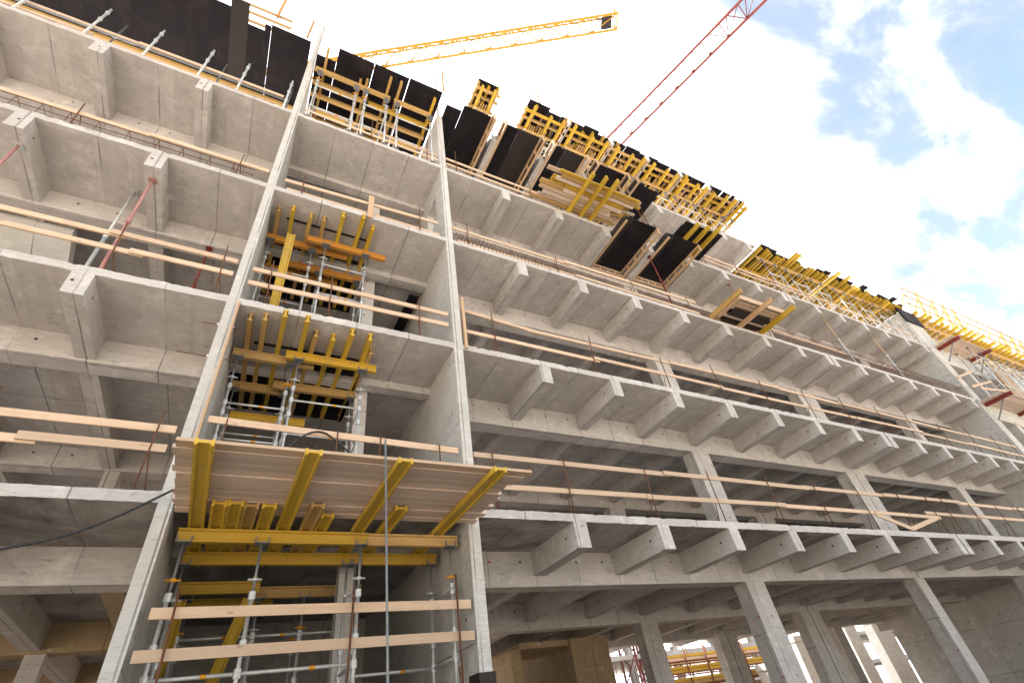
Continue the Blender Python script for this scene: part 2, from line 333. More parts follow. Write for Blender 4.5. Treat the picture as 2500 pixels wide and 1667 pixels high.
for L, top in enumerate(TOPS):
    so = top - SL
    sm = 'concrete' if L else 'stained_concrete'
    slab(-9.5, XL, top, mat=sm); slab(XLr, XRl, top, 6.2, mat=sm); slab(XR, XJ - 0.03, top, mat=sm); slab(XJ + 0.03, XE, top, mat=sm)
    for x in RIBL:
        member('rib', x, x + RW, 0, ROWS[1] + .1 if L > 1 else YB, so - RD, so)
    if L == 0: member('rib', -1.5, -1.24, 1.6, YB, so - RD, so, 'warm_lit_concrete')
    for x in RIBA + [RIBA2] + RIBB:
        if x + RW > XE: continue
        member('rib', x, x + RW, 0, YB, so - RD, so)
    bd = 0.60
    for y in ROWS:
        for (a, b) in ((-9.5, XL), (XR, XJ - 0.03), (XJ + 0.03, XE)):
            lowmat = 'warm_lit_concrete' if (a < -5 and L == 0 and y > 2) else 'concrete'
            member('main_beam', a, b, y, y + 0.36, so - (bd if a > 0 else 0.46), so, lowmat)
    # columns of the storey below this slab
    zb = TOPS[L - 1] if L else -1.6
    for i, y in enumerate(ROWS):
        for x0, w in ((10.45, 0.62), (17.55, 0.5), (18.1, 0.5), (25.1, 0.62)):
            if L == 0 and i == 0 and x0 == 17.55: continue
            xo = -0.35 if (x0 == 18.1 and L == 0 and i == 0) else 0
            member('column', x0 + xo, x0 + w + xo, y - 0.02, y + 0.35, zb, so - bd)
        for x0, w in ((-2.78, 0.27), (-1.66, 0.28)):
            if i: member('column', x0, x0 + w, y + 0.03, y + 0.33, zb, so - 0.46)
    # end wall with its openings and the back walls that close the upper storeys
    member('end_wall', XE, XE + 0.25, 0, YB if L else 9.2, zb, so, 'wall_concrete')
    # cross walls of the stair bay
    zt = top if L < 3 else top
    member('cross_wall', XL, XLr, 0 - 0.004, 6.2, zb, top - 0.002 if L == 3 else top, 'wall_concrete', j=0.004)
    if L == 3:      # the wall with the window opening near the front
        for (ya, yb_, za, zb_) in ((-0.004, 0.5, zb, top), (0.5, 1.15, zb, zb + 1.3), (0.5, 1.15, top - 0.9, top), (1.15, 6.2, zb, top)):
            member('cross_wall', XRl, XR, ya, yb_, za, zb_, 'wall_concrete', j=0)
    else:
        member('cross_wall', XRl, XR, -0.004, 6.2, zb, top, 'wall_concrete', j=0.004)
    member('back_wall', XLr, XRl, 6.2, 6.4, zb, top, 'concrete')
    member('stair_beam', XLr, XRl, 1.42, 1.66, so - 0.16, so, 'concrete')
    member('column', 1.5, 1.74, 1.7, 1.94, zb, so, 'concrete')
    if L > 0:
        member('back_wall', -9.5, XL, YB - 0.2, YB, zb, so, 'concrete'); 
        member('back_wall', XR, XE, YB - 0.2, YB, zb, so, 'concrete')
    else:
        member('back_wall', -9.5, XL, YB - 0.2, YB, zb, so - 0.6, 'warm_lit_concrete')
        member('core_wall', 7.1, 7.4, 7.0, YB, zb, so - RD - 0.35, 'warm_lit_concrete')
        member('core_wall', 9.0, 10.3, 6.9, 7.2, zb, so - RD - 0.2, 'warm_lit_concrete')
        member('core_wall', 9.0, 9.25, 7.2, YB, zb, so - RD - 0.2, 'warm_lit_concrete')
        member('core_lintel', 7.4, 9.0, 7.0, 9.0, so - RD - 0.35, so - RD - 0.2, 'warm_lit_concrete')
# ground floor of the stair bay stands on a plinth
member('plinth', XLr, XRl, 0.0, 6.2, -1.6, 0.3, 'concrete')
# cast wall stubs and the fifth-floor slab
member('cross_wall', XL, XLr, -0.004, 4.0, TOPS[3], 15.70, 'wall_concrete')
member('cross_wall', XL + 0.02, XLr - 0.01, 0.0, 0.5, 15.70, 18.9, 'wall_concrete')
member('cross_wall', XRl, XR, -0.004, 4.0, TOPS[3], 15.80, 'wall_concrete')
member('cross_wall', XRl + 0.01, XR - 0.06, 0.0, 0.45, 15.80, 19.0, 'wall_concrete')
T5 = 15.98
slab(10.95, XJ + 0.36, T5, 8.0)
slab(XR, 10.9, T5 + 0.02, 8.0, y0=0.25)
for x in RIBA[4:] + [RIBA2]: member('rib', x, x + RW, 0, 8, T5 - SL - RD, T5 - SL)
for x in RIBA[:4]: member('rib', x, x + RW, -0.1 + rnd(0, .1), 8, T5 - SL - RD, T5 - SL)
member('main_beam', XR, XJ + 0.36, 1.53, 1.9, T5 - SL - 0.6, T5 - SL)
for x0 in (10.45, 17.55): member('column', x0, x0 + 0.6, 1.51, 1.88, TOPS[3], T5 - SL - 0.6)
# fresh concrete bases of the cross walls (dark patch at the foot of the right wall)
member('wall_foot', XRl - 0.02, XR + 0.03, -0.03, 0.3, -1.6, 0.72, 'ply_grey')

# ------------------------------------------------------------------ guardrails
def guardrail(label, runs, posts, zf, y=0.06, h=0.095, t=0.03, lean=0.0, toe=None, postmat='rust', r=0.011, ztop=1.05, mat='plank'):
    """runs: (x0, x1, z0, z1) straight runs of overlapping planks"""
    G = thing('guardrail', label, 'guardrail', 'plank guardrails along the floor edges')
    for (x0, x1, z0, z1) in runs:
        x = x0; i = 0
        while x < x1 - 0.05:
            ln = min(rnd(3.4, 4.6), x1 - x)
            if x1 - (x + ln) < 1.2: ln = x1 - x
            f0, f1 = (x - x0) / (x1 - x0), (x + ln - x0) / (x1 - x0)
            za, zb_ = z0 + (z1 - z0) * f0 + rnd(-.02, .02), z0 + (z1 - z0) * f1 + rnd(-.03, .03)
            yy = y - (0.033 if i % 2 else 0)
            MB().bar((x - (0.18 if i else 0), yy, za), (x + ln, yy + rnd(-.004, .004), zb_), t, h).obj('rail', mat, G)
            x += ln; i += 1
    for x in posts:
        dx = rnd(-0.05, 0.05); a = (x, y - 0.03, zf - 0.02); b = (x + dx, y - 0.062, zf + ztop + rnd(-.08, .14))
        m = MB().tube(a, b, r, 6); m.tube((x + 0.1, y + 0.22, zf - 0.02), (x + dx * 0.6, y + 0.02, zf + 0.5), r * 0.8, 5)
        m.obj('post', postmat, G)
    return G
T0, T1, T2, T3 = TOPS
guardrail('two pale planks across the stair bay opening at the bottom of the picture', [(-0.66, 2.93, 1.50, 1.47), (-0.70, 2.95, 1.15, 1.12)], [-0.42, 1.36, 2.75], 0.3, y=0.0, h=0.108, r=0.013, ztop=1.45)
guardrail('plank guardrail in the left bay above the black hose', [(-6.4, -0.99, 3.72, 3.68), (-6.3, -1.02, 3.42, 3.37)], [-5.9, -4.3, -2.75, -1.2], T0, h=0.102)
guardrail('single plank guardrail in the stair bay just behind the plank platform', [(-0.68, 2.93, 3.87, 3.79)], [-0.45, 1.0, 1.6, 2.62], T0, h=0.1)
guardrail('long plank guardrail on the lowest ribbed floor right of the stair bay', [(3.2, 28.5, 3.76, 3.86), (3.2, 17.9, 3.22, 3.30), (17.3, 28.5, 3.42, 3.42)], [3.55, 4.98, 6.88, 8.7, 10.6, 12.4, 14.3, 16.2, 17.8, 18.7, 20.3, 22.2, 24.0, 26, 28], T0, h=0.09, r=0.012)
MB().bar((14.55, 0.04, 3.25), (15.9, 0.03, 2.9), 0.03, 0.11).bar((15.9, 0.03, 2.9), (17.6, 0.0, 3.25), 0.03, 0.11).obj('loose_plank', 'plank', None, label='fallen plank pieces in a V shape on the lowest ribbed floor edge', category='plank')
guardrail('plank guardrail in the left bay with a pink prop behind it', [(-6.8, -0.95, 6.99, 6.99), (-6.8, -0.96, 6.68, 6.63)], [-5.9, -4.2, -2.55, -1.12], T1)
guardrail('plank guardrail in front of the orange shoring frames in the stair bay', [(-0.70, 2.92, 6.90, 6.92), (-0.72, 2.91, 6.57, 6.59)], [-0.38, 0.62, 2.3], T1)
guardrail('bowed plank guardrail on the second ribbed floor right of the stair bay', [(3.2, 5.0, 7.14, 7.0), (4.8, 13.5, 6.99, 7.05), (13.2, 29.4, 7.05, 6.9), (3.25, 13.6, 6.56, 6.52), (13.4, 29.4, 6.55, 6.45)], [3.95, 6.48, 8.72, 10.7, 12.58, 14.6, 16.6, 18.7, 20.6, 22.8, 25.2, 27.4, 29.0], T1, h=0.085, r=0.012)
MB().box(3.2, 3.25, -0.06, -0.005, 6.0, 7.4).obj('upright_board', 'plank_z', None, label='short upright board nailed beside the right cross wall above the second floor', category='board')
guardrail('single plank guardrail over starter bars in the left bay', [(-7.4, -0.95, 9.88, 9.86)], [-6.2, -4.1, -1.5], T2, ztop=0.7)
guardrail('plank guardrail with an upright board on the third floor of the stair bay', [(-0.62, 2.83, 9.80, 9.95), (-0.55, 2.85, 9.50, 9.52)], [-0.25, 2.35], T2, ztop=0.75)
MB().box(1.12, 1.24, -0.03, 0.02, 9.28, 10.1).obj('upright_board', 'plank_z', None, label='upright pale board on the third floor edge of the stair bay', category='board')
guardrail('plank guardrail over the rebar upstand on the third ribbed floor', [(3.2, 11.6, 9.98, 10.02), (14.8, 19.6, 9.95, 9.85), (3.3, 11.5, 9.52, 9.5)], [3.6, 6.2, 8.9, 11.2, 15.2], T2, h=0.09, ztop=0.75)
guardrail('plank guardrail on the fourth floor edge of the stair bay', [(-0.60, 2.93, 13.35, 13.25), (-0.64, 2.95, 13.10, 13.05)], [-0.55, 1.05, 2.6], T3, h=0.085)
guardrail('plank guardrail below the black rib forms beside the right cross wall', [(3.2, 8.2, 13.32, 13.3), (3.2, 8.4, 13.02, 12.98)], [3.5, 6.0, 7.9], T3, h=0.085)
guardrail('plank guardrail on the fourth ribbed floor in front of the yellow shoring', [(13.2, 29.3, 13.40, 13.2), (13.2, 20.5, 13.1, 13.1)], [13.6, 15.6, 17.8, 20, 22.4, 24.5, 27, 29.0], T3, h=0.09)
G = guardrail('tube and plank guardrail along the top left floor edge', [(-8.5, -5.0, 13.02, 13.08), (-8.2, -1.2, 13.42, 13.45), (-5.6, -1.3, 12.98, 12.9)], [], T3, y=0.16, h=0.085)
for x in (-7.4, -6.2, -5.07, -4.02, -2.96, -2.16, -1.12):
    p = MB().tube((x, 0.06, T3), (x, 0.06, 14.35), 0.024, 10).obj('post', 'steel', G)
    for z in (13.2, 13.7, 14.12): MB().tube((x, 0.06, z - 0.03), (x, 0.06, z + 0.03), 0.04, 10).obj('coupler', 'steel', p)
MB().tube((-7.4, 0.1, 13.22), (-1.1, 0.1, 13.25), 0.022, 10).obj('tube_rail', 'steel_dark', G)

# rebar upstands: rows of stirrups along two floor edges
def stirrups(label, x0, x1, zf, h, step, y0=0.03, y1=0.26):
    o = thing('rebar_upstand', label, 'rebar'); m = MB(); x = x0
    while x < x1:
        a = rnd(-.02, .02); hh = h + rnd(-.03, .03)
        m.path([(x, y0, zf), (x + a, y0, zf + hh), (x + a, y1, zf + hh), (x, y1, zf)], 0.006, 4); x += step * rnd(0.85, 1.15)
    s_ = m.obj('stirrups', 'rust', o, kind='stuff')
    for z in (zf + h * 0.5, zf + h): MB().tube((x0, y0, z), (x1, y0 + .01, z), 0.007, 5).obj('lengthwise_bar', 'rust', o)
stirrups('rusty stirrup row along the third ribbed floor edge beside the stair bay', 3.3, 14.5, T2, 0.36, 0.1)
stirrups('dense rusty rebar mesh along the far end of the third ribbed floor', 14.8, 29.4, T2, 0.62, 0.12)
stirrups('bent starter bars along the left bay edge of the third floor', -7.5, -1.2, T2, 0.36, 0.42)
stirrups('rusty starter bars on the fifth floor edge under the yellow deck', 11.2, 18.2, T5, 0.5, 0.14, 0.2, 0.5)

# ------------------------------------------------------------------ shoring towers
def fork(m, x, y, z, w=0.075):
    m.box(x - w, x + w, y - w, y + w, z - 0.012, z)
    for sx in (-1, 1):
        for sy in (-1, 1): m.box(x + sx * w - 0.008, x + sx * w + 0.008, y + sy * 0.045 - 0.012, y + sy * 0.045 + 0.012, z, z + 0.07)
def tower(label, xs, ys, zb, zt, ledz, group='shoring towers', detail=True, r=0.024, diag=False, mat='steel', skip=()):
    t = thing('shoring_tower', label, 'scaffold', group)
    for x in xs:
        for y in ys:
            if (x, y) in skip: continue
            s_ = MB().tube((x, y, zb + 0.012), (x, y, zt - 0.6), r, 10).obj('standard', mat, t)
            MB().tube((x, y, zt - 0.62), (x, y, zt - 0.012), r * 0.72, 8).obj('spindle', 'steel_dark', s_)
            m = MB(); fork(m, x, y, zt); m.obj('fork_head', 'steel_dark', t)
            m = MB(); m.box(x - 0.07, x + 0.07, y - 0.07, y + 0.07, zb, zb + 0.012); m.obj('base_plate', 'steel_dark', t)
            for z in ledz + ([zt - 0.6, zt - 1.1] if detail else []):
                MB().prism((x, y, z - 0.045), (x, y, z + 0.045), [(r * 1.7 * math.cos(k * .785), r * 1.7 * math.sin(k * .785)) for k in range(8)]).obj('coupler', mat, s_)
            if detail:
                z = zt - 0.42; MB().tube((x - 0.08, y, z), (x + 0.08, y, z), 0.012, 6).tube((x, y, z - 0.02), (x, y, z + 0.02), 0.034, 8).obj('wing_nut', 'clip' if random.random() < .5 else mat, s_)
    for z in ledz:
        for y in ys:
            for a, b in zip(xs, xs[1:]):
                if (a, y) in skip or (b, y) in skip: continue
                l_ = MB().tube((a, y - 0.0, z), (b, y, z), r * 0.85, 8).obj('ledger', mat, t)
                if detail: MB().tube((a + (b - a) * .62 - .03, y, z), (a + (b - a) * .62 + .03, y, z), r * 0.98, 8).obj('clip', 'clip', l_)
        for x in xs:
            for a, b in zip(ys, ys[1:]):
                if (x, a) in skip or (x, b) in skip: continue
                MB().tube((x, a, z), (x, b, z), r * 0.85, 8).obj('ledger', mat, t)
    if diag:
        for a, b in zip(xs, xs[1:]): MB().tube((a, ys[0] + .03, ledz[0]), (b, ys[0] + .03, ledz[-1]), r * 0.7, 6).obj('brace', mat, t)
    return t
tower('front left shoring tower at the bottom of the stair bay', [-0.57, 0.27, 1.5], [0.31, 1.15], 0.3, 2.34, [0.97], skip=((0.27, 1.15),))
tower('front right shoring tower at the bottom of the stair bay beside the right wall', [1.62, 2.8], [0.31, 1.15], 0.3, 2.34, [0.95, 1.79], skip=((1.62, .31),))
tower('inner shoring tower deep in the bottom of the stair bay', [-0.5, 0.45, 1.1, 1.9], [2.3, 3.1], 0.3, 2.2, [1.0, 1.7])
tower('left shoring tower on the first floor of the stair bay under yellow stringers', [-0.62, 0.22], [0.98, 1.95], T0, 5.66, [4.1, 4.74], r=.02)
tower('right shoring tower on the first floor of the stair bay under yellow stringers', [0.32, 1.43], [0.8, 1.75], T0, 5.66, [4.2, 4.83], r=.02)
tower('left shoring tower on the second floor of the stair bay under orange stringers', [-0.66, 0.19], [1.07, 1.95], T1, 8.96, [6.75, 8.08], r=.02)
tower('right shoring tower on the second floor of the stair bay under orange stringers', [0.44, 1.31], [0.83, 1.69], T1, 8.96, [7.44, 8.34], r=.02)
tower('left shoring tower on the top floor of the stair bay', [-0.55, 0.48], [0.03, 1.2], T3, 15.47, [13.35, 14.6])
tower('middle shoring tower on the top floor of the stair bay', [0.76, 1.38], [0.03, 1.2], T3, 15.47, [13.35, 14.6])
tower('right shoring tower on the top floor of the stair bay', [1.71, 2.76], [0.03, 1.2], T3, 15.47, [13.35, 14.6])

# ------------------------------------------------------------------ loose timber beams in the stair bay
def beam(label, p0, p1, mat, flat=False, h=0.16, group='timber formwork beams in the stair bay', up=None):
    return MB().hbeam(p0, p1, 0.078, h, up or ((1, 0, 0) if flat else (0, 0, 1))).obj('timber_beam', mat, None, label=label, category='timber beam', group=group)
for i, (x, yt) in enumerate([(-.6, .38), (-.34, .26), (.02, .31), (.29, .30), (.64, .05), (1.05, -.06), (1.3, .16)]):
    z = 9.20
    beam('%s joist from the left under the soffit above the orange stringers' % ORD[i], (x, yt, z), (x + rnd(-.05, .05), 2.9, z), ['tan_y', 'yel_y', 'tan_y', 'tan_y', 'yel_y', 'yel_y', 'yel_y'][i])
beam('left orange front stringer on fork heads, second floor stair bay', (-.78, 1.07, 9.04), (0.95, 1.07, 9.04), 'ora_x')
beam('right orange front stringer on fork heads, second floor stair bay', (0.04, .83, 9.04), (1.76, .83, 9.04), 'ora_x')
beam('rear orange stringer behind the props, second floor stair bay', (-.25, 1.69, 9.04), (1.45, 1.69, 9.04), 'ora_x')
beam('rearmost orange stringer, second floor stair bay', (-.7, 1.95, 9.04), (0.9, 1.95, 9.04), 'ora_x')
beam('yellow beam leaning upright in front of the orange stringers', (-0.27, 0.60, 8.75), (-0.28, 1.0, T1 + 0.08), 'yel_z', up=(1, 0, 0))
beam('yellow beam lying in the dark behind the orange shoring', (-.6, 2.4, 8.1), (1.2, 2.4, 8.1), 'yel_x')
for i, (x, yt) in enumerate([(-.54, .15), (-.32, .08), (-.04, -.10), (.31, -.08), (.5, .25), (.79, .26), (1.07, .03), (1.39, .07), (1.49, .45)]):
    z = 5.90
    beam('%s joist from the left under the soffit of the second floor slab' % ORD[i], (x, yt, z), (x + rnd(-.06, .06), 2.9, z), ['tan_y', 'tan_y', 'yel_y', 'yel_y', 'tan_y', 'yel_y', 'yel_y', 'yel_y', 'tan_y'][i])
beam('left yellow front stringer on fork heads, first floor stair bay', (-.72, .98, 5.74), (.6, .98, 5.74), 'tan_x')
beam('right yellow front stringer on fork heads, first floor stair bay', (.1, .79, 5.74), (1.68, .79, 5.74), 'yel_x')
beam('left yellow rear stringer, first floor stair bay', (-.68, 1.95, 5.74), (.45, 1.95, 5.74), 'tan_x')
beam('right yellow rear stringer, first floor stair bay', (0.0, 1.75, 5.74), (1.6, 1.75, 5.74), 'tan_x')
beam('low yellow beam lying behind the first floor towers', (-.6, 2.3, 5.3), (0.7, 2.3, 5.3), 'yel_x')
beam('lowest yellow beam lying behind the first floor towers', (-.65, 2.5, 4.6), (0.5, 2.5, 4.6), 'yel_x')
for i, (x, yt, mt) in enumerate([(-.27, -.43, 'yel_y'), (-.105, -.45, 'yel_y'), (.06, -.40, 'tan_y'), (.25, -.42, 'yel_y'), (.78, -.5, 'tan_y'), (.95, -.2, 'yel_y'), (1.81, -.54, 'yel_y')]):
    beam('%s short flat beam from the left tucked under the plank platform' % ORD[i], (x, yt, 2.535), (x - .03, 1.7, 2.535), mt, True)
beam('left front yellow stringer carrying the plank platform', (-.66, .31, 2.42), (1.585, .31, 2.42), 'yel_x')
beam('right front yellow stringer carrying the plank platform', (1.59, .335, 2.42), (2.93, .335, 2.42), 'tan_x')
beam('left rear yellow stringer below the plank platform', (-.6, 1.15, 2.42), (.66, 1.15, 2.42), 'yel_x')
beam('right rear yellow stringer below the plank platform', (.665, 1.16, 2.42), (2.9, 1.16, 2.42), 'yel_x')
beam('brown beam on the inner shoring tower', (0.3, 2.3, 2.28), (1.98, 2.3, 2.28), 'tan_x')
beam('left yellow beam in the dark behind the bottom tower', (-.62, 2.0, 2.28), (.42, 2.0, 2.28), 'yel_x')
beam('lower yellow beam in the dark behind the bottom tower', (-.62, 2.9, 2.28), (.7, 2.9, 2.28), 'yel_x')
beam('sloping yellow beam in the dark behind the bottom tower', (-.55, 1.9, 2.1), (-.6, 2.6, 1.0), 'yel_z', up=(1, 0, 0))
beam('second sloping yellow beam in the dark behind the bottom tower', (.3, 1.9, 2.1), (.0, 2.6, 1.0), 'yel_z', up=(1, 0, 0))
for lab, z, y0_, x0_, x1_ in (('second', 9.279, 1.28, -.74, 1.42), ('first', 5.979, 1.18, -.74, 1.5)):
    t = thing('soffit_formwork', 'black plywood still clinging to the %s floor ceiling of the stair bay' % lab, 'formwork')
    MB().box(x0_ + .3, x1_ - .1, .60 if lab == 'second' else .86, .66 if lab == 'second' else .93, z - .012, z - .0015).obj('shadow_line_strip', 'ply_grey', t)  # thin dark strip painting in the shadow line across the soffit
    x = x0_
    while x < x1_ - .1:
        w = min(.62, x1_ - x); MB().box(x, x + w - .008, y0_ + rnd(0, .03), 3.1, z - .018, z - .0015).obj('plywood_sheet', 'ply', t); x += w
MB().box(2.62, 2.88, 1.7, 3.6, 9.0, 9.02).obj('plywood_strip', 'ply', None, label='narrow black plywood strip under the ceiling next to the right cross wall', category='plywood')

# plank platform jutting out under the first floor
t = thing('plank_platform', 'jutting work platform of weathered planks on four yellow beams', 'platform')
y = -1.72; k = 0
while y < -0.12:
    w = rnd(0.115, 0.145); xr = 3.12 - 0.0 * k + rnd(-.05, .03) - (0.0 if y < -1.5 else rnd(0, .12))
    MB().box(-0.72 + rnd(-.02, .02), xr, y, y + w - rnd(.001, .004), 2.574 + rnd(-.004, .014), 2.609 + rnd(-.003, .01)).obj('plank', 'deck' if k else 'plank', t); y += w; k += 1
for x in (-.46, .51, 1.47, 2.64):
    MB().hbeam((x, -1.83, 2.535), (x - .05, 1.8, 2.535), 0.07, 0.165, (1, 0, 0)).obj('beam', 'yel_y', t)
MB().tube((1.24, -1.80, 2.78), (1.40, -1.86, -1.6), 0.0115, 10).obj('steel_pole', 'steel_dark', None, label='thin grey steel pole standing in front of the plank platform', category='pole')
# hoses
def hose(label, pts, r):
    m = MB(); P = [Vector(p) for p in pts]; Q = []
    for i in range(len(P) - 1):
        a, b, c, d = P[max(i - 1, 0)], P[i], P[i + 1], P[min(i + 2, len(P) - 1)]
        for s_ in range(6):
            u = s_ / 6; Q.append(0.5 * ((2 * b) + (c - a) * u + (2 * a - 5 * b + 4 * c - d) * u * u + (3 * b - a - 3 * c + d) * u ** 3))
    Q.append(P[-1]); m.path(Q, r, 8); m.obj('hose', 'black', None, label=label, category='hose')
hose('black hose sagging across the left bay to the plank platform', [(-4.2, -.12, 1.75), (-3, -.12, 1.9), (-2.04, -.1, 2.11), (-1.56, -.1, 2.27), (-1.19, -.1, 2.49), (-0.75, -.12, 2.82), (-0.6, -.1, 2.9)], 0.014)
hose('black hose looped over the single plank rail of the stair bay', [(.2, -.03, 3.2), (.36, -.02, 3.53), (.58, -.01, 3.77), (.79, 0.02, 3.84), (1.02, .03, 3.70), (1.36, .1, 3.45), (1.6, .15, 3.1)], 0.014)
# form ties sticking out of the left cross wall
for i, (z, ln) in enumerate([(4.95, .42), (5.58, .25)]):
    t = thing('form_tie', ['longer rusty tie rod through the left cross wall', 'shorter rusty tie rod through the left cross wall'][i], 'tie rod')
    MB().tube((XL - ln, .12, z), (XLr + .14, .12, z - .01), 0.009, 6).obj('rod', 'rust', t)
    for x in (XL - .02, XLr + .02): MB().tube((x - .02, .12, z), (x + .02, .12, z), 0.03, 8).obj('nut', 'steel', t)
MB().box(XLr + .001, XLr + .03, -.03, .09, 3.0, 6.02).obj('edge_board', 'plank_z', None, label='long pale board upright along the inner edge of the left cross wall', category='board')

# ------------------------------------------------------------------ steel props
def prop(label, p0, p1, mat, r=0.03, mat2=None):
    t = thing('steel_prop', label, 'prop', 'telescopic steel props'); p0, p1 = Vector(p0), Vector(p1); d = p1 - p0; mid = p0 + d * 0.55
    MB().tube(p0 + d * 0.004, mid, r, 10).obj('outer_tube', mat, t); MB().tube(mid, p1 - d * 0.004, r * 0.75, 10).obj('inner_tube', mat2 or mat, t)
    MB().tube(mid - d.normalized() * .05, mid + d.normalized() * .05, r * 1.35, 10).obj('collar', mat, t)
    for p in (p0, p1): MB().box(p.x - .06, p.x + .06, p.y - .06, p.y + .06, p.z - .006, p.z + .006).obj('end_plate', mat, t)
prop('pink telescopic prop under the near rib of the left bay', (-2.70, .34, T1 + .01), (-2.72, .30, 8.85), 'red')
prop('faded grey and pink prop at the left edge of the picture', (-4.62, .36, T1 + .01), (-4.62, .36, 8.85), 'steel', mat2='red')
prop('short dark red prop inside the left bay behind the planks', (-1.75, 1.6, T1 + .01), (-1.75, 1.6, 8.8), 'darkred')
prop('pale spotted prop standing left of the pink prop', (-3.15, 1.0, T1 + .01), (-3.15, 1.0, 9.25), 'steel')
prop('dark red prop below the two black plywood trays', (10.66, .2, T2 + .01), (10.66, .2, 12.13), 'darkred', 0.025)
prop('brown prop right of the pale sheet stack', (15.1, .4, T2 + .01), (15.1, .4, 12.5), 'red', 0.025)
prop('pale prop halfway along the third ribbed floor', (20.9, .35, T2 + .01), (20.9, .35, 12.5), 'steel', 0.042, 'plank_z')
prop('pale prop farther along the third ribbed floor', (24.6, .35, T2 + .01), (24.6, .35, 12.5), 'steel', 0.042, 'plank_z')
for i, x in enumerate((11.6, 12.0, 12.55)):
    prop('%s steel prop behind the black tray under the fifth floor' % ['left', 'middle', 'right'][i], (x, .35 + .1 * i, T3 + .01), (x, .35 + .1 * i, T5 - SL - (.01 if i < 2 else RD + .01)), 'steel', 0.022, 'rust')

# ------------------------------------------------------------------ slab formwork on the top floors
def sheet(par, x0, x1, y0, y1, z, mat='ply', th=0.02):
    return MB().box(x0, x1, y0, y1, z, z + th).obj('plywood_sheet', mat, par)
t = thing('slab_formwork', 'black plywood ceiling formwork over the top floor left of the left wall', 'formwork')
x = -9.0
for w, yf in ((.62, -.9), (.62, -.95), (.5, -.9), (.62, -1.0), (.45, -.95), (.62, -.92), (.40, -.9), (.62, -.98), (.62, -.57), (.5, -.57), (.5, -.57), (.43, -.82)):
    sheet(t, x, x + w - .002, yf, 3.4, 15.80 + rnd(-.004, .004), 'ply_grey' if random.random() < .12 else 'ply'); x += w
sheet(t, -2.5, -2.1, -.32, 3.4, 15.8); sheet(t, -2.1, -1.95, -.5, 3.4, 15.803); sheet(t, -1.94, -.93, -.55, 3.4, 15.8)
for xx in (-8.2, -6.6, -5, -3.4, -1.8): MB().hbeam((xx, -.3, 15.93), (xx + .1, 3, 15.93)).obj('joist', 'tan_y', t)
for yy in (1.5, 2.2): MB().bar((-8.8, yy, 15.72), (-.95, yy, 15.72), .07, .14).obj('stringer', 'tan_x', t)
for xx in (-7.6, -5.2, -2.9, -1.2): MB().tube((xx, .9, T3), (xx, .9, 15.65), .024, 8).obj('prop', 'steel_dark', t)
t = thing('edge_boards', 'three tan boards poking out beyond the black ceiling formwork', 'timber')
for k, (yy, zz) in enumerate(((-.62, 16.3), (-.45, 16.25), (-.25, 16.2))): MB().bar((-2.9, yy, zz), (-1.5, yy - .05, zz - .03), .03, .14).obj('board', 'tan_x', t)
MB().hbeam((-1.86, -.72, 16.0), (-1.86, -.74, 17.6), .06, .08).obj('post', 'ora_x', t)
for i, (x, y, z0, z1) in enumerate(((-1.05, -.6, 15.82, 17.2), (2.93, -.78, 15.82, 17.4), (7.2, -.62, 19.12, 20.3))):
    m = MB().bar((x, y, z0), (x + .02, y, z1), .045, .06, (1, 0, 0)); m.obj('guard_post', 'ora_x', None, label=['rust coloured guard post above the black formwork left of the left wall', 'leaning rust coloured guard post above the right cross wall', 'thin rust coloured guard post above the yellow deck'][i], category='post')

t = thing('slab_formwork', 'yellow joists and black plywood ceiling formwork over the top floor of the stair bay', 'formwork')
for x0, x1, yf in ((-.73, -.2, -.3), (-.19, .815, -.70), (.83, 1.865, -.71), (1.885, 2.93, -.73)): sheet(t, x0, x1, yf, 3.4, 15.80)
for x, yt in ((-.46, -.6), (.55, -.13), (.73, -.22), (1.35, -.56), (1.67, -.56), (2.76, -.5)):
    MB().hbeam((x, yt, 15.715), (x - .02, 3.2, 15.715), .07, .165).obj('joist', 'tan_y' if x < 2 else 'yel_y', t)
for x0, x1, y in ((-.70, 1.47, .0), (1.6, 2.76, .0), (-.72, .9, .38), (.75, 2.7, .38), (-.7, 1.5, .75), (1.3, 2.8, .78), (-.7, 1.2, 1.2), (1.0, 2.8, 1.2), (-.7, 1.6, 1.5), (1.2, 2.8, 1.62), (-.7, 2.8, 1.9), (-.7, 2.8, 2.25), (-.7, 2.8, 2.6)):
    MB().hbeam((x0, y, 15.55), (x1, y, 15.55), .09, .165).obj('stringer', 'tan_x' if random.random() < .7 else 'yel_x', t)

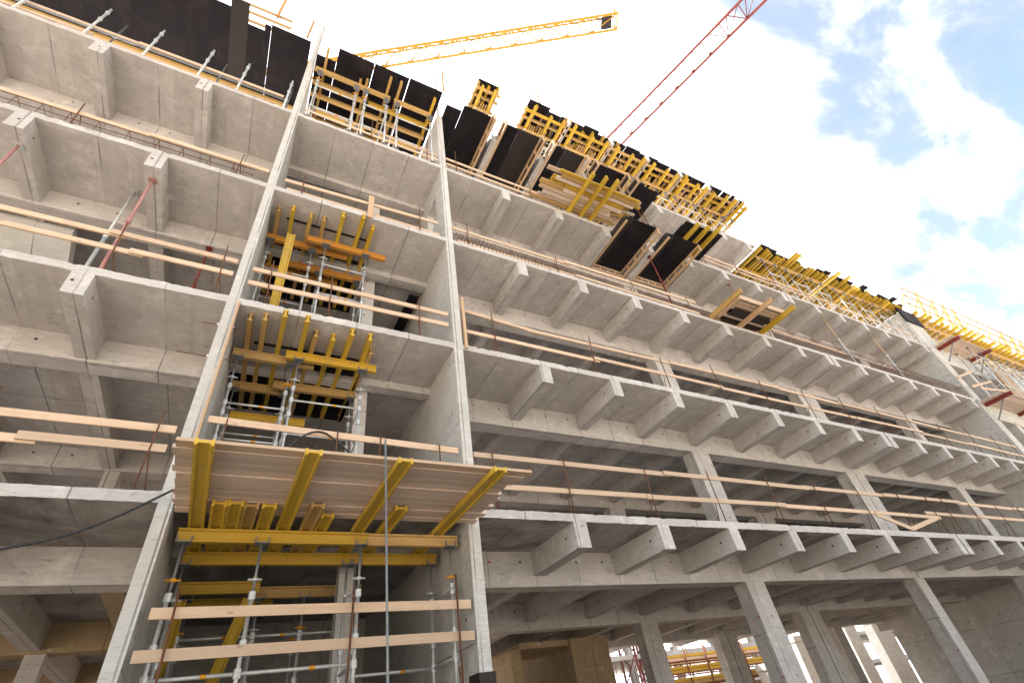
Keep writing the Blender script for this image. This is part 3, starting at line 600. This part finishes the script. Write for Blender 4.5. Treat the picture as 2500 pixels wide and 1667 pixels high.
# rib forms still hanging under the fifth floor, right of the stair bay
SH = -0.14
prev = XR + .02
for k in range(4):
    xr = RIBA[k] + SH
    t = thing('rib_form', '%s black plywood rib form from the right cross wall under the fifth floor' % ORD[k], 'formwork', 'rib forms under the fifth floor')
    a, b = prev, xr - .09
    if k == 0: sheet(t, a, a + .52, -.42, 2.2, 15.828, 'ply'); sheet(t, a + .53, b, -.63, 2.2, 15.82)
    else:
        mid = a + (b - a) * rnd(.3, .45); sheet(t, a, mid, -.62, 2.2, 15.82); sheet(t, mid + .006, b, -.63, 2.2, 15.824, 'ply_grey' if k in (1, 2) else 'ply')
    for xs, nm in ((xr - .05, 'side_form'), (xr + RW + .05 + .06, 'side_form')):
        m = MB(); m.box(xs - .045, xs + .015, -.76, 1.5, 15.40, 15.455); m.box(xs - .045, xs + .015, -.76, 1.5, 15.755, 15.81)
        for yy in (-.76, -.2, .4, 1.0, 1.45): m.box(xs - .043, xs + .013, yy, yy + .05, 15.455, 15.755)
        f_ = m.obj(nm, 'plank_y', t)
        MB().box(xs + .017, xs + .03, -.76, 1.5, 15.40, 15.80).obj('side_ply', 'wall_concrete' if random.random() < .5 else 'ply_grey', f_)
    for yy in (-.6, -.25): MB().tube((xr - .04, yy, 15.7), (xr + RW + .1, yy, 15.7), .012, 6).obj('spacer', 'steel', t)
    prev = xr + RW + .13
t = thing('rib_form', 'last black plywood rib form beside the bare part of the fifth floor soffit', 'formwork', 'rib forms under the fifth floor')
sheet(t, prev, prev + .55, -.6, 1.4, 15.82); sheet(t, prev + .556, prev + 1.35, -.52, 1.4, 15.82)

# two trays being drawn out from between the ribs
def tray(label, x0, x1, yf, yb, z):
    t = thing('formwork_tray', label, 'formwork', 'plywood trays under the fourth floor')
    MB().box(x0 + .06, x0 + .42, yf, yb, z + .2, z + .22).obj('plywood_sheet', 'ply_grey', t)
    MB().box(x0 + .425, x1 - .06, yf, yb, z + .2, z + .22).obj('plywood_sheet', 'ply', t)
    MB().box(x0, x0 + .055, yf, yb, z - .08, z - .02).obj('edge_timber', 'plank_y', t)
    MB().box(x0 + .002, x0 + .05, yf + .03, yb, z - .02, z + .22).obj('side_ply', 'ply_grey', t)
    m = MB(); m.box(x1 - .055, x1, yf, yb, z - .08, z - .02); m.box(x1 - .055, x1, yf, yb, z + .16, z + .22)
    yy = yf
    while yy < yb: m.box(x1 - .053, x1 - .003, yy, yy + .055, z - .02, z + .16); yy += .42
    m.obj('ladder_frame', 'plank_y', t)
    m = MB(); m.box(x0 + .06, x1 - .06, yb - .05, yb, z - .06, z); m.box(x0 + .06, x1 - .06, yb - .05, yb, z + .14, z + .198)
    xx = x0 + .1
    while xx < x1 - .1: m.box(xx, xx + .05, yb - .048, yb - .002, z, z + .14); xx += .33
    m.obj('back_frame', 'plank', t)
tray('left black plywood tray hanging under the fourth floor with timber ladder frame', 8.93, 10.38, -.74, 1.36, 12.2)
tray('right black plywood tray hanging under the fourth floor with timber ladder frame', 10.76, 12.3, -.72, 1.3, 12.2)

# sheets on three beams behind the trays
def hb3(par, xs, yf, yb, z, mat):
    for k, x in enumerate(xs): MB().hbeam((x, yf - .04 * k, z), (x - .03, yb, z), .075, .165).obj('beam', mat[k % len(mat)], par)
t = thing('sheet_stack', 'black plywood sheets on three yellow beams jutting over the trays', 'plywood stack')
hb3(t, (11.98, 12.44, 12.86), -1.27, 1.2, 12.79, ['yel_y'])
for k in range(3): MB().box(11.55 + rnd(-.03, .03), 13.35 + rnd(-.03, .03), -1.15 + .1 * k, .75, 12.876 + k * .023, 12.896 + k * .023).obj('plywood_sheet', 'ply', t)
t = thing('lumber_pile', 'big pile of yellow boards on three jutting yellow beams at the fourth floor', 'lumber')
hb3(t, (7.36, 7.83, 8.24), -1.47, 1.4, 12.785, ['yel_y'])
for ly in range(4):
    y = -1.15 + .05 * ly
    while y < -.02 - .04 * ly:
        w = rnd(.1, .17); a = rnd(5.9, 6.9) + .1 * ly; b = rnd(8.7, 9.8); dz = rnd(-.012, .012)
        MB().box(a, b, y, y + w - .02, 12.885 + ly * .068 + dz, 12.93 + ly * .068 + dz, .004).obj('board', random.choice(['tan_x', 'plank', 'deck', 'yel_x', 'tan_x', 'plank']), t); y += w
t = thing('sheet_stack', 'stack of pale shuttering panels on three long beams jutting at the third floor', 'plywood stack')
hb3(t, (12.02, 13.38, 14.46), -1.25, 1.6, 9.50, ['tan_y', 'plank_y', 'yel_y'])
for k in range(5):
    a, b, c = 12.5 + rnd(-.12, .1), 14.75 + rnd(-.25, .1), -.85 + rnd(-.06, .1); z = 9.586 + k * .07
    if k in (0, 2): 
        for y0_, y1_ in ((-.55, -.2), (-.05, .3)): MB().box(a + .15, b - .2, y0_, y1_, z + .012, z + .03).obj('plywood_sheet', 'ply_grey', t)
    for yy in (c, c + .13, c + .27, c + .62, c + .95, .28): MB().box(a + rnd(-.1, .1), b + rnd(-.1, .1), yy, yy + .1, z + .032, z + .066, .003).obj('board', random.choice(['plank', 'deck', 'plank']), t)
MB().box(12.45, 14.8, -.92, -.88, 9.585, 9.78).obj('edge_board', 'plank', t); MB().box(12.4, 12.45, -.9, .3, 9.585, 9.8).obj('edge_board', 'plank_y', t)

# upper deck, formwork tables above the fifth floor
ZU = 19.10
TX = [(4.55, 5.45), (6.7, 8.55), (8.6, 10.75), (10.85, 12.75), (12.85, 14.75), (14.85, 16.6), (16.7, 18.55), (18.6, 19.35)]
for i, (a, b) in enumerate(TX):
    t = thing('formwork_table', '%s yellow formwork table from the left on the highest deck' % ORD[i], 'formwork', 'formwork tables on the highest deck')
    x = a + .05
    while x < b - .2:
        w = min(rnd(.5, .95), b - x - .03)
        sheet(t, x, x + w, rnd(-.66, -.5), 2.6, ZU + rnd(0, .004)); x += w + random.choice([.006, .01, .02, .07])
    # rib side boards with pale faces
    for xx in (b - .06,):
        if i in (1, 2, 3, 4, 5, 6):
            MB().box(xx, xx + .04, -.5, 1.8, ZU - .36, ZU - .01).obj('side_form', 'plank_y', t); MB().box(xx + .13, xx + .17, -.55, 1.8, ZU - .34, ZU + .06).obj('side_form', 'wall_concrete', t)
    x = a + .08
    while x < b:
        if random.random() < .45: MB().hbeam((x, -.6 + rnd(0, .3), ZU - .085), (x, 2.6, ZU - .085), .08, .165).obj('joist', random.choice(['yel_y', 'yel_y', 'tan_y']), t)
        else: MB().bar((x, -.3 + rnd(0, .35), ZU - .085), (x, 2.6, ZU - .085), .06, .13).obj('joist', random.choice(['tan_y', 'plank_y']), t)
        x += rnd(.22, .42)
    # cross bearers and lower longitudinal beams
    for y in (-.3, -.02, .42, .8, 1.2, 1.6, 2.2): MB().hbeam((a - .1 + rnd(0, .1), y, ZU - .255), (b + .12, y, ZU - .255), .07, .165).obj('stringer', random.choice(['tan_x', 'tan_x', 'yel_x']), t)
    for x in ([a + .25, (a + b) / 2 + .1, b - .25] if b - a > 1.2 else [a + .2, b - .2]):
        MB().hbeam((x, -.52 + rnd(-.1, .05), ZU - .425), (x, 2.4, ZU - .425), .08, .165).obj('bearer', 'yel_y', t)
    # hanging rib boxes (short battens)
    for xx in [a + .3 + .55 * q for q in range(int((b - a - .3) / .55))]:
        for q in range(4): MB().bar((xx + .1 * q, .05 + rnd(0, .15), ZU - .37), (xx + .1 * q, 1.9, ZU - .37), .045, .07).obj('batten', random.choice(['tan_y', 'plank_y', 'tan_y']), t)
        for yy in (.3, 1.3): MB().bar((xx - .12, yy, ZU - .60), (xx + .44, yy, ZU - .60), .05, .09).obj('waler', 'tan_x', t)
    xs = [a + .25, b - .25] if b - a > .8 else [a + .4]
    if b - a > 1.2: xs = [a + .25, (a + b) / 2 + .1, b - .25]
    tower('%s row of slim shoring legs from the left on the fifth floor' % ORD[i], xs, [.42, 1.5], T5 + .001 if a > 10.8 else T5 + .021, ZU - .51, [T5 + .75, T5 + 1.9], 'shoring on the fifth floor', False, .02)
# lower right deck on the fourth floor
ZD = 15.66
SX = [(18.5, 19.95), (20.2, 21.8), (22.1, 23.45), (23.95, 25.4), (25.75, 27.15), (27.45, 28.75), (29.1, 30.3)]
for i, (a, b) in enumerate(SX):
    t = thing('formwork_table', '%s bright yellow formwork table from the left along the far half of the building' % ORD[i], 'formwork', 'yellow formwork tables along the far half')
    x = a - .05
    while x < b + .2:
        gap = random.choice([.13, .17, .24, .36, .42]); yt = random.choice([-.2, -.15, -.1, -.2, -.6 if i in (1, 3) else -.2])
        MB().hbeam((x, yt + rnd(-.04, .04), ZD - .085), (x + rnd(-.05, .05), 3.0, ZD - .085), .085, .165).obj('joist', 'yel_y', t); x += gap
    for y in (.25, 1.0, 1.7): MB().hbeam((a, y, ZD - .255), (b, y, ZD - .255), .085, .17).obj('stringer', 'tan_x' if y < .5 else 'yel_x', t)
    w_ = (b - a + .3) / 3
    for q in range(3): sheet(t, a - .12 + q * w_, a - .12 + (q + 1) * w_ - .01, rnd(-.36, .02) - (.12 if q == i % 3 else 0), 3.0, ZD + .001)
    tower('%s white shoring tower from the left on the far half of the fourth floor' % ORD[i], [a + .3, b - .25], [.25, 1.0, 1.7], T3, ZD - .34, [T3 + .35, T3 + 1.05, T3 + 1.75], 'white shoring towers on the fourth floor', False, .024, True)
# loose black sheets and a thin safety line on top of the far deck
MB().path([(18.3, -.1, 16.5), (20.3, -.1, 16.35), (22.8, -.1, 16.3), (25.6, -.1, 16.15), (30, -.1, 16.1)], .008, 5).obj('safety_line', 'rust', None, label='thin safety line strung above the far yellow deck', category='line')
for i, x in enumerate((18.35, 22.6, 25.4)): MB().tube((x, -.1, 15.7), (x - .1, -.1, 17.2), .012, 6).obj('line_post', 'rust', None, label='%s thin rusty post from the left along the safety line' % ORD[i], category='post', group='safety line posts')

# ------------------------------------------------------------------ far stair block beyond the end wall
F = thing('far_block', 'far concrete block with window openings beyond the end wall', 'building')
X0 = XE + .26
for L, top in enumerate(TOPS):
    zb = TOPS[L - 1] if L else -1.6
    member('floor_band', X0, 62, -.02, 10, top - 1.05, top - .0, 'wall_concrete', F)
    member('back_wall', X0, 62, 3.0, 3.2, zb, top - 1.05, 'concrete', F)
    x = X0
    while x < 60:
        member('pier', x, x + .5, 0, .5, zb, top - 1.05, 'wall_concrete', F); x += 2.15
member('pier', X0, X0 + 1.6, .02, 3, T3, 15.2, 'wall_concrete', F)
t = thing('formwork_table', 'long yellow and plank formwork deck on top of the far block', 'formwork')
x = 31.6
while x < 56:
    MB().hbeam((x, -.35 + rnd(-.25, .15), 15.45), (x, 3, 15.45), .11, .2).obj('joist', 'yel_y', t); x += rnd(.5, .95)
for y in (.2, .9, 1.6, 2.3): MB().hbeam((31.3, y, 15.26), (57, y, 15.26), .1, .18).obj('stringer', 'tan_x', t)
for y in (.0, .25, .5, .75, 1.0, 1.25, 1.5, 1.75, 2.0): MB().box(31.2, 57, y, y + .23, 15.56, 15.6).obj('plank', 'deck', t)
for i in range(8):
    a = 32 + i * 2.6
    tower('%s shoring tower from the left on the far block' % ORD[i], [a, a + 1.5], [.3, 1.5], T3, 15.16, [13.3, 14.2], 'shoring towers on the far block', False, .024, True)
Gf = thing('guardrail', 'slender timber guardrail along the top of the far block', 'guardrail')
for i in range(17):
    x = 31.4 + i * 1.55
    MB().bar((x, -.2, 15.5), (x - .05 + rnd(-.1, .1), -.6, 17.1 + rnd(-.2, .2)), .07, .12, (0, 1, 0)).obj('post', random.choice(['tan_y', 'deck', 'tan_y']), Gf)
    MB().bar((x, .6, 15.5), (x, -.45, 16.8), .04, .08, (0, 1, 0)).obj('strut', 'tan_y', Gf)
for z, y in ((16.0, -.32), (16.5, -.46), (17.0, -.58)): MB().bar((31, y, z), (57, y, z), .04, .12).obj('rail', 'tan_x', Gf)
def bracket_platform(label, xa, xb, yf, z):
    t = thing('bracket_platform', label, 'platform', 'bracket platforms on the far block'); y = yf
    while y < -.06: MB().box(xa, xb, y, y + .12, z, z + .04).obj('plank', 'deck', t); y += .13
    for x in (xa + .4, xb - .5):
        MB().box(x - .06, x + .06, yf - .15, .05, z - .16, z - .002).obj('bracket', 'darkred', t)
        MB().bar((x, -.03, z - .9), (x, yf + .25, z - .16), .05, .05, (1, 0, 0)).obj('strut', 'steel_dark', t)
MB().box(X0 - .1, X0 + 1.75, -.06, .015, 14.5, 15.5).obj('tarpaulin', 'ply', None, label='black tarpaulin wrapped round the top of the far block corner', category='tarpaulin')
for q in range(5):
    bb = 31.9 + q * 3.4
    tower('%s dense scaffold frame from the left standing before the far block' % ORD[q], [bb, bb + 1.3, bb + 2.6], [-.75, -.2], 9.25 if q == 0 else T1, T3 - .2 if q else 12.5, [10.2, 11.3, 12.1], 'scaffold frames before the far block', False, .022, True)
bracket_platform('upper plank platform on dark red brackets, far block', 30.2, 34.6, -.95, 12.75)
bracket_platform('lower plank platform on dark red brackets, far block', 29.7, 34.2, -1.0, 9.2)
t = thing('slatted_screen', 'slatted timber screen leaning on the far block', 'screen')
for k in range(14): MB().box(33.6 + k * .03, 35.4 + k * .03, -.55 + k * .0, -.5, 10.0 + k * .14, 10.07 + k * .14).obj('slat', 'plank', t)
for x in (33.7, 35.4): MB().bar((x, -.47, 9.9), (x + .4, -.47, 12), .05, .07, (0, 1, 0)).obj('stile', 'plank_z', t)
for i, (x0, x1, za, zb_) in enumerate(((29.2, 31.4, 10.5, 11.2), (29.6, 32.6, 9.95, 10.75), (30.2, 33.2, 9.9, 10.2), (30.0, 32.4, 7.9, 7.2))):
    MB().bar((x0, -.15 - .1 * i, za), (x1, -.3 - .1 * i, zb_), .03, .11).obj('loose_plank', 'plank', None, label='%s slanting plank nailed across the far block windows' % ORD[i], category='plank', group='planks across the far windows')

# ------------------------------------------------------------------ cranes
def lattice(par, A, Bp, wid, hgt, n, mat, rc=.06, rd=.03, inv=False):
    A, Bp = Vector(A), Vector(Bp); d = (Bp - A).normalized(); s_ = d.cross(Vector((0, 0, 1))).normalized(); u = s_.cross(d).normalized()
    bl = lambda t: A + (Bp - A) * t - s_ * wid / 2
    br = lambda t: A + (Bp - A) * t + s_ * wid / 2
    tp = lambda t: A + (Bp - A) * t + u * hgt
    for fn in (bl, br): MB().bar(fn(0), fn(1), rc * 2, rc * 2).obj('chord', mat, par)
    MB().tube(tp(0), tp(1), rc, 8).obj('chord', mat, par)
    m = MB()
    for i in range(n):
        a, b, c = i / n, (i + .5) / n, (i + 1) / n
        for fn in (bl, br): m.tube(fn(a), tp(b), rd, 5); m.tube(tp(b), fn(c), rd, 5)
        m.tube(bl(a), br(a), rd, 5); m.tube(bl(a), br(c), rd * .8, 5)
    m.obj('lacing', mat, par)
t = thing('tower_crane', 'yellow crane boom crossing the white sky above the stair bay', 'crane')
a, b = Vector((-13.7, 22.0, 50)), Vector((21.9, -.5, 50)); lattice(t, a, b, 1.35, 1.25, 17, 'craneyel', .085, .06)
d = (b - a).normalized(); s_ = d.cross(Vector((0, 0, 1))).normalized()
m = MB()
for sg in (-.62, .62): m.bar(b + s_ * sg, b + s_ * sg + Vector((0, 0, 1.3)), .12, .12, (1, 0, 0))
m.bar(b - s_ * .7, b + s_ * .7, .14, .14); m.bar(b - s_ * .7 + Vector((0, 0, 1.25)), b + s_ * .7 + Vector((0, 0, 1.25)), .12, .12); m.obj('tip_frame', 'craneyel', t)
c = b - d * 1.0; MB().bar(c - s_ * .62 + Vector((0, 0, .6)) , c + s_ * .62 + Vector((0, 0, .6)), .06, .9).obj('tip_panel', 'sign', t)
MB().bar(c - d * .55 + Vector((0, 0, .04)), c + d * .45 + Vector((0, 0, .04)), 1.05, .03).obj('tip_deck', 'sign', t)
m = MB()
for i in range(24):
    for sg in (-.62, .62):
        p = a + (b - a) * (i + .18) / 24 + s_ * sg; q = a + (b - a) * (i + .82) / 24 + s_ * sg; m.bar(p + Vector((0, 0, -.02)), q + Vector((0, 0, -.02)), .08, .17)
m.obj('runway', 'craneyel', t, kind='stuff')
q0, q1 = a + (b - a) * .36 + Vector((0, 0, 1.3)), a + (b - a) * .62 + Vector((0, 0, 1.2)); MB().tube(q0, q1, .07, 6).obj('tie_bar', 'craneyel', t)
q = a + (b - a) * .47; MB().bar(q - s_ * .7 - d * .6, q - s_ * .7 + d * .6, .1, .4).bar(q + s_ * .7 - d * .6, q + s_ * .7 + d * .6, .1, .4).obj('trolley', 'craneyel', t)
def mast(par, x, y, z0, z1, w, mat):
    for sx in (-1, 1):
        for sy in (-1, 1): MB().bar((x + sx * w / 2, y + sy * w / 2, z0), (x + sx * w / 2, y + sy * w / 2, z1), .14, .14, (1, 0, 0)).obj('mast_leg', mat, par)
    m = MB(); z = z0; f = 1
    while z < z1 - w:
        for (ax, ay, bx, by) in ((-1, -1, 1, -1), (1, -1, 1, 1), (1, 1, -1, 1), (-1, 1, -1, -1)):
            m.tube((x + ax * w / 2, y + ay * w / 2, z if f > 0 else z + w), (x + bx * w / 2, y + by * w / 2, z + w if f > 0 else z), .05, 5)
        z += w; f = -f
    m.obj('mast_lacing', mat, par)
mast(t, a.x, a.y, -1.6, 50, 1.8, 'craneyel')
t = thing('tower_crane', 'dark red lattice crane boom rising to the top edge of the picture', 'crane')
b2 = Vector((40.4, -11.0, 60)); a2 = Vector((30.2, 29.5, 60)); lattice(t, a2, b2, 2.3, 1.9, 17, 'cranered', .11, .06)
mast(t, a2.x, a2.y, -1.6, 60, 1.9, 'cranered')
d2 = (b2 - a2).normalized(); MB().path([a2 + Vector((0, 0, 2.6)), b2 + Vector((0, 0, 1.6))], .03, 5).obj('safety_rope', 'cranered', t)

# ------------------------------------------------------------------ courtyard seen through the ground storey
for i, (x, w, zt, y) in enumerate(((30.6, 1.7, 2.3, 15.5), (35.2, 1.2, 5.5, 15.0), (37.4, 1.9, 6, 14.5), (40.6, 2.4, 6, 14.2), (24.9, 2.2, 1.05, 13.6))):
    p = thing('courtyard_pier', '%s behind the ground floor columns' % ['short concrete pier with a pale cap', 'narrow sunlit concrete pier', 'broad concrete pier beside the narrow one', 'broadest concrete pier at the right', 'low pale concrete wall stub'][i], 'concrete pier')
    member('shaft', x, x + w, y, y + .6, -1.6, zt, 'wall_concrete', p); member('cap', x - .04, x + w + .04, y - .04, y + .64, zt, zt + .3, 'wall_concrete', p)
Bk = thing('courtyard_building', 'distant unfinished block with rows of rebar across the courtyard', 'building')
for k in range(4):
    z = 1.2 + k * 2.6; member('floor_slab', 10, 80, 30, 40, z, z + .35, 'wall_concrete', Bk)
    for x in range(10, 80, 5): member('column', x, x + .5, 30.3, 30.8, z - 2.25, z, 'wall_concrete', Bk)
m = MB(); x = 15
while x < 75: m.tube((x, 30.1, 1.5), (x + rnd(-.1, .1), 30.1, 3.4), .03, 4); x += rnd(.2, .5)
m.obj('starter_bars', 'rust', Bk, kind='stuff')
t = thing('timber_rack', 'rack of stacked yellow timber bundles behind the ground floor columns', 'timber stack')
for k in range(4):
    z = .5 + k * .48
    for q in range(14):
        y = 14.6 + (q % 7) * .15; MB().box(19.0 + rnd(0, .5), 26.2 + rnd(0, .6), y, y + .12, z + (q // 7) * .14, z + .12 + (q // 7) * .14).obj('timber', random.choice(['tan_x', 'yel_x', 'plank']), t)
for x in (19.2, 20.6, 22, 23.4, 24.8, 26.2):
    for y in (14.5, 15.75): MB().tube((x, y, -1.6), (x, y, 2.6), .04, 6).obj('rack_post', 'rust', t)
for z in (.46, .94, 1.42, 1.9):
    for y in (14.5, 15.75): MB().tube((18.8, y, z), (26.8, y, z), .035, 6).obj('rack_rail', 'rust', t)
MB().box(24.0, 27, 29.6, 29.65, 3.0, 3.7).obj('safety_net', 'net', None, label='strip of blue safety net across the courtyard', category='net')
# inclined stair flights seen in the left bay
for i, z1 in enumerate((8.75, 12.0)):
    m = MB(); xa, xb = -6.4, -4.05
    m.prism((xa, 0, 0), (xb, 0, 0), [(2.0, z1), (2.0, z1 + .3), (5.6, z1 - 2.5), (5.6, z1 - 2.8)][::-1] if False else [(-2.0, z1), (-2.0, z1 + .3), (-5.6, z1 - 2.4), (-5.6, z1 - 2.7)])
    m.obj('stair_flight', 'wall_concrete', B)
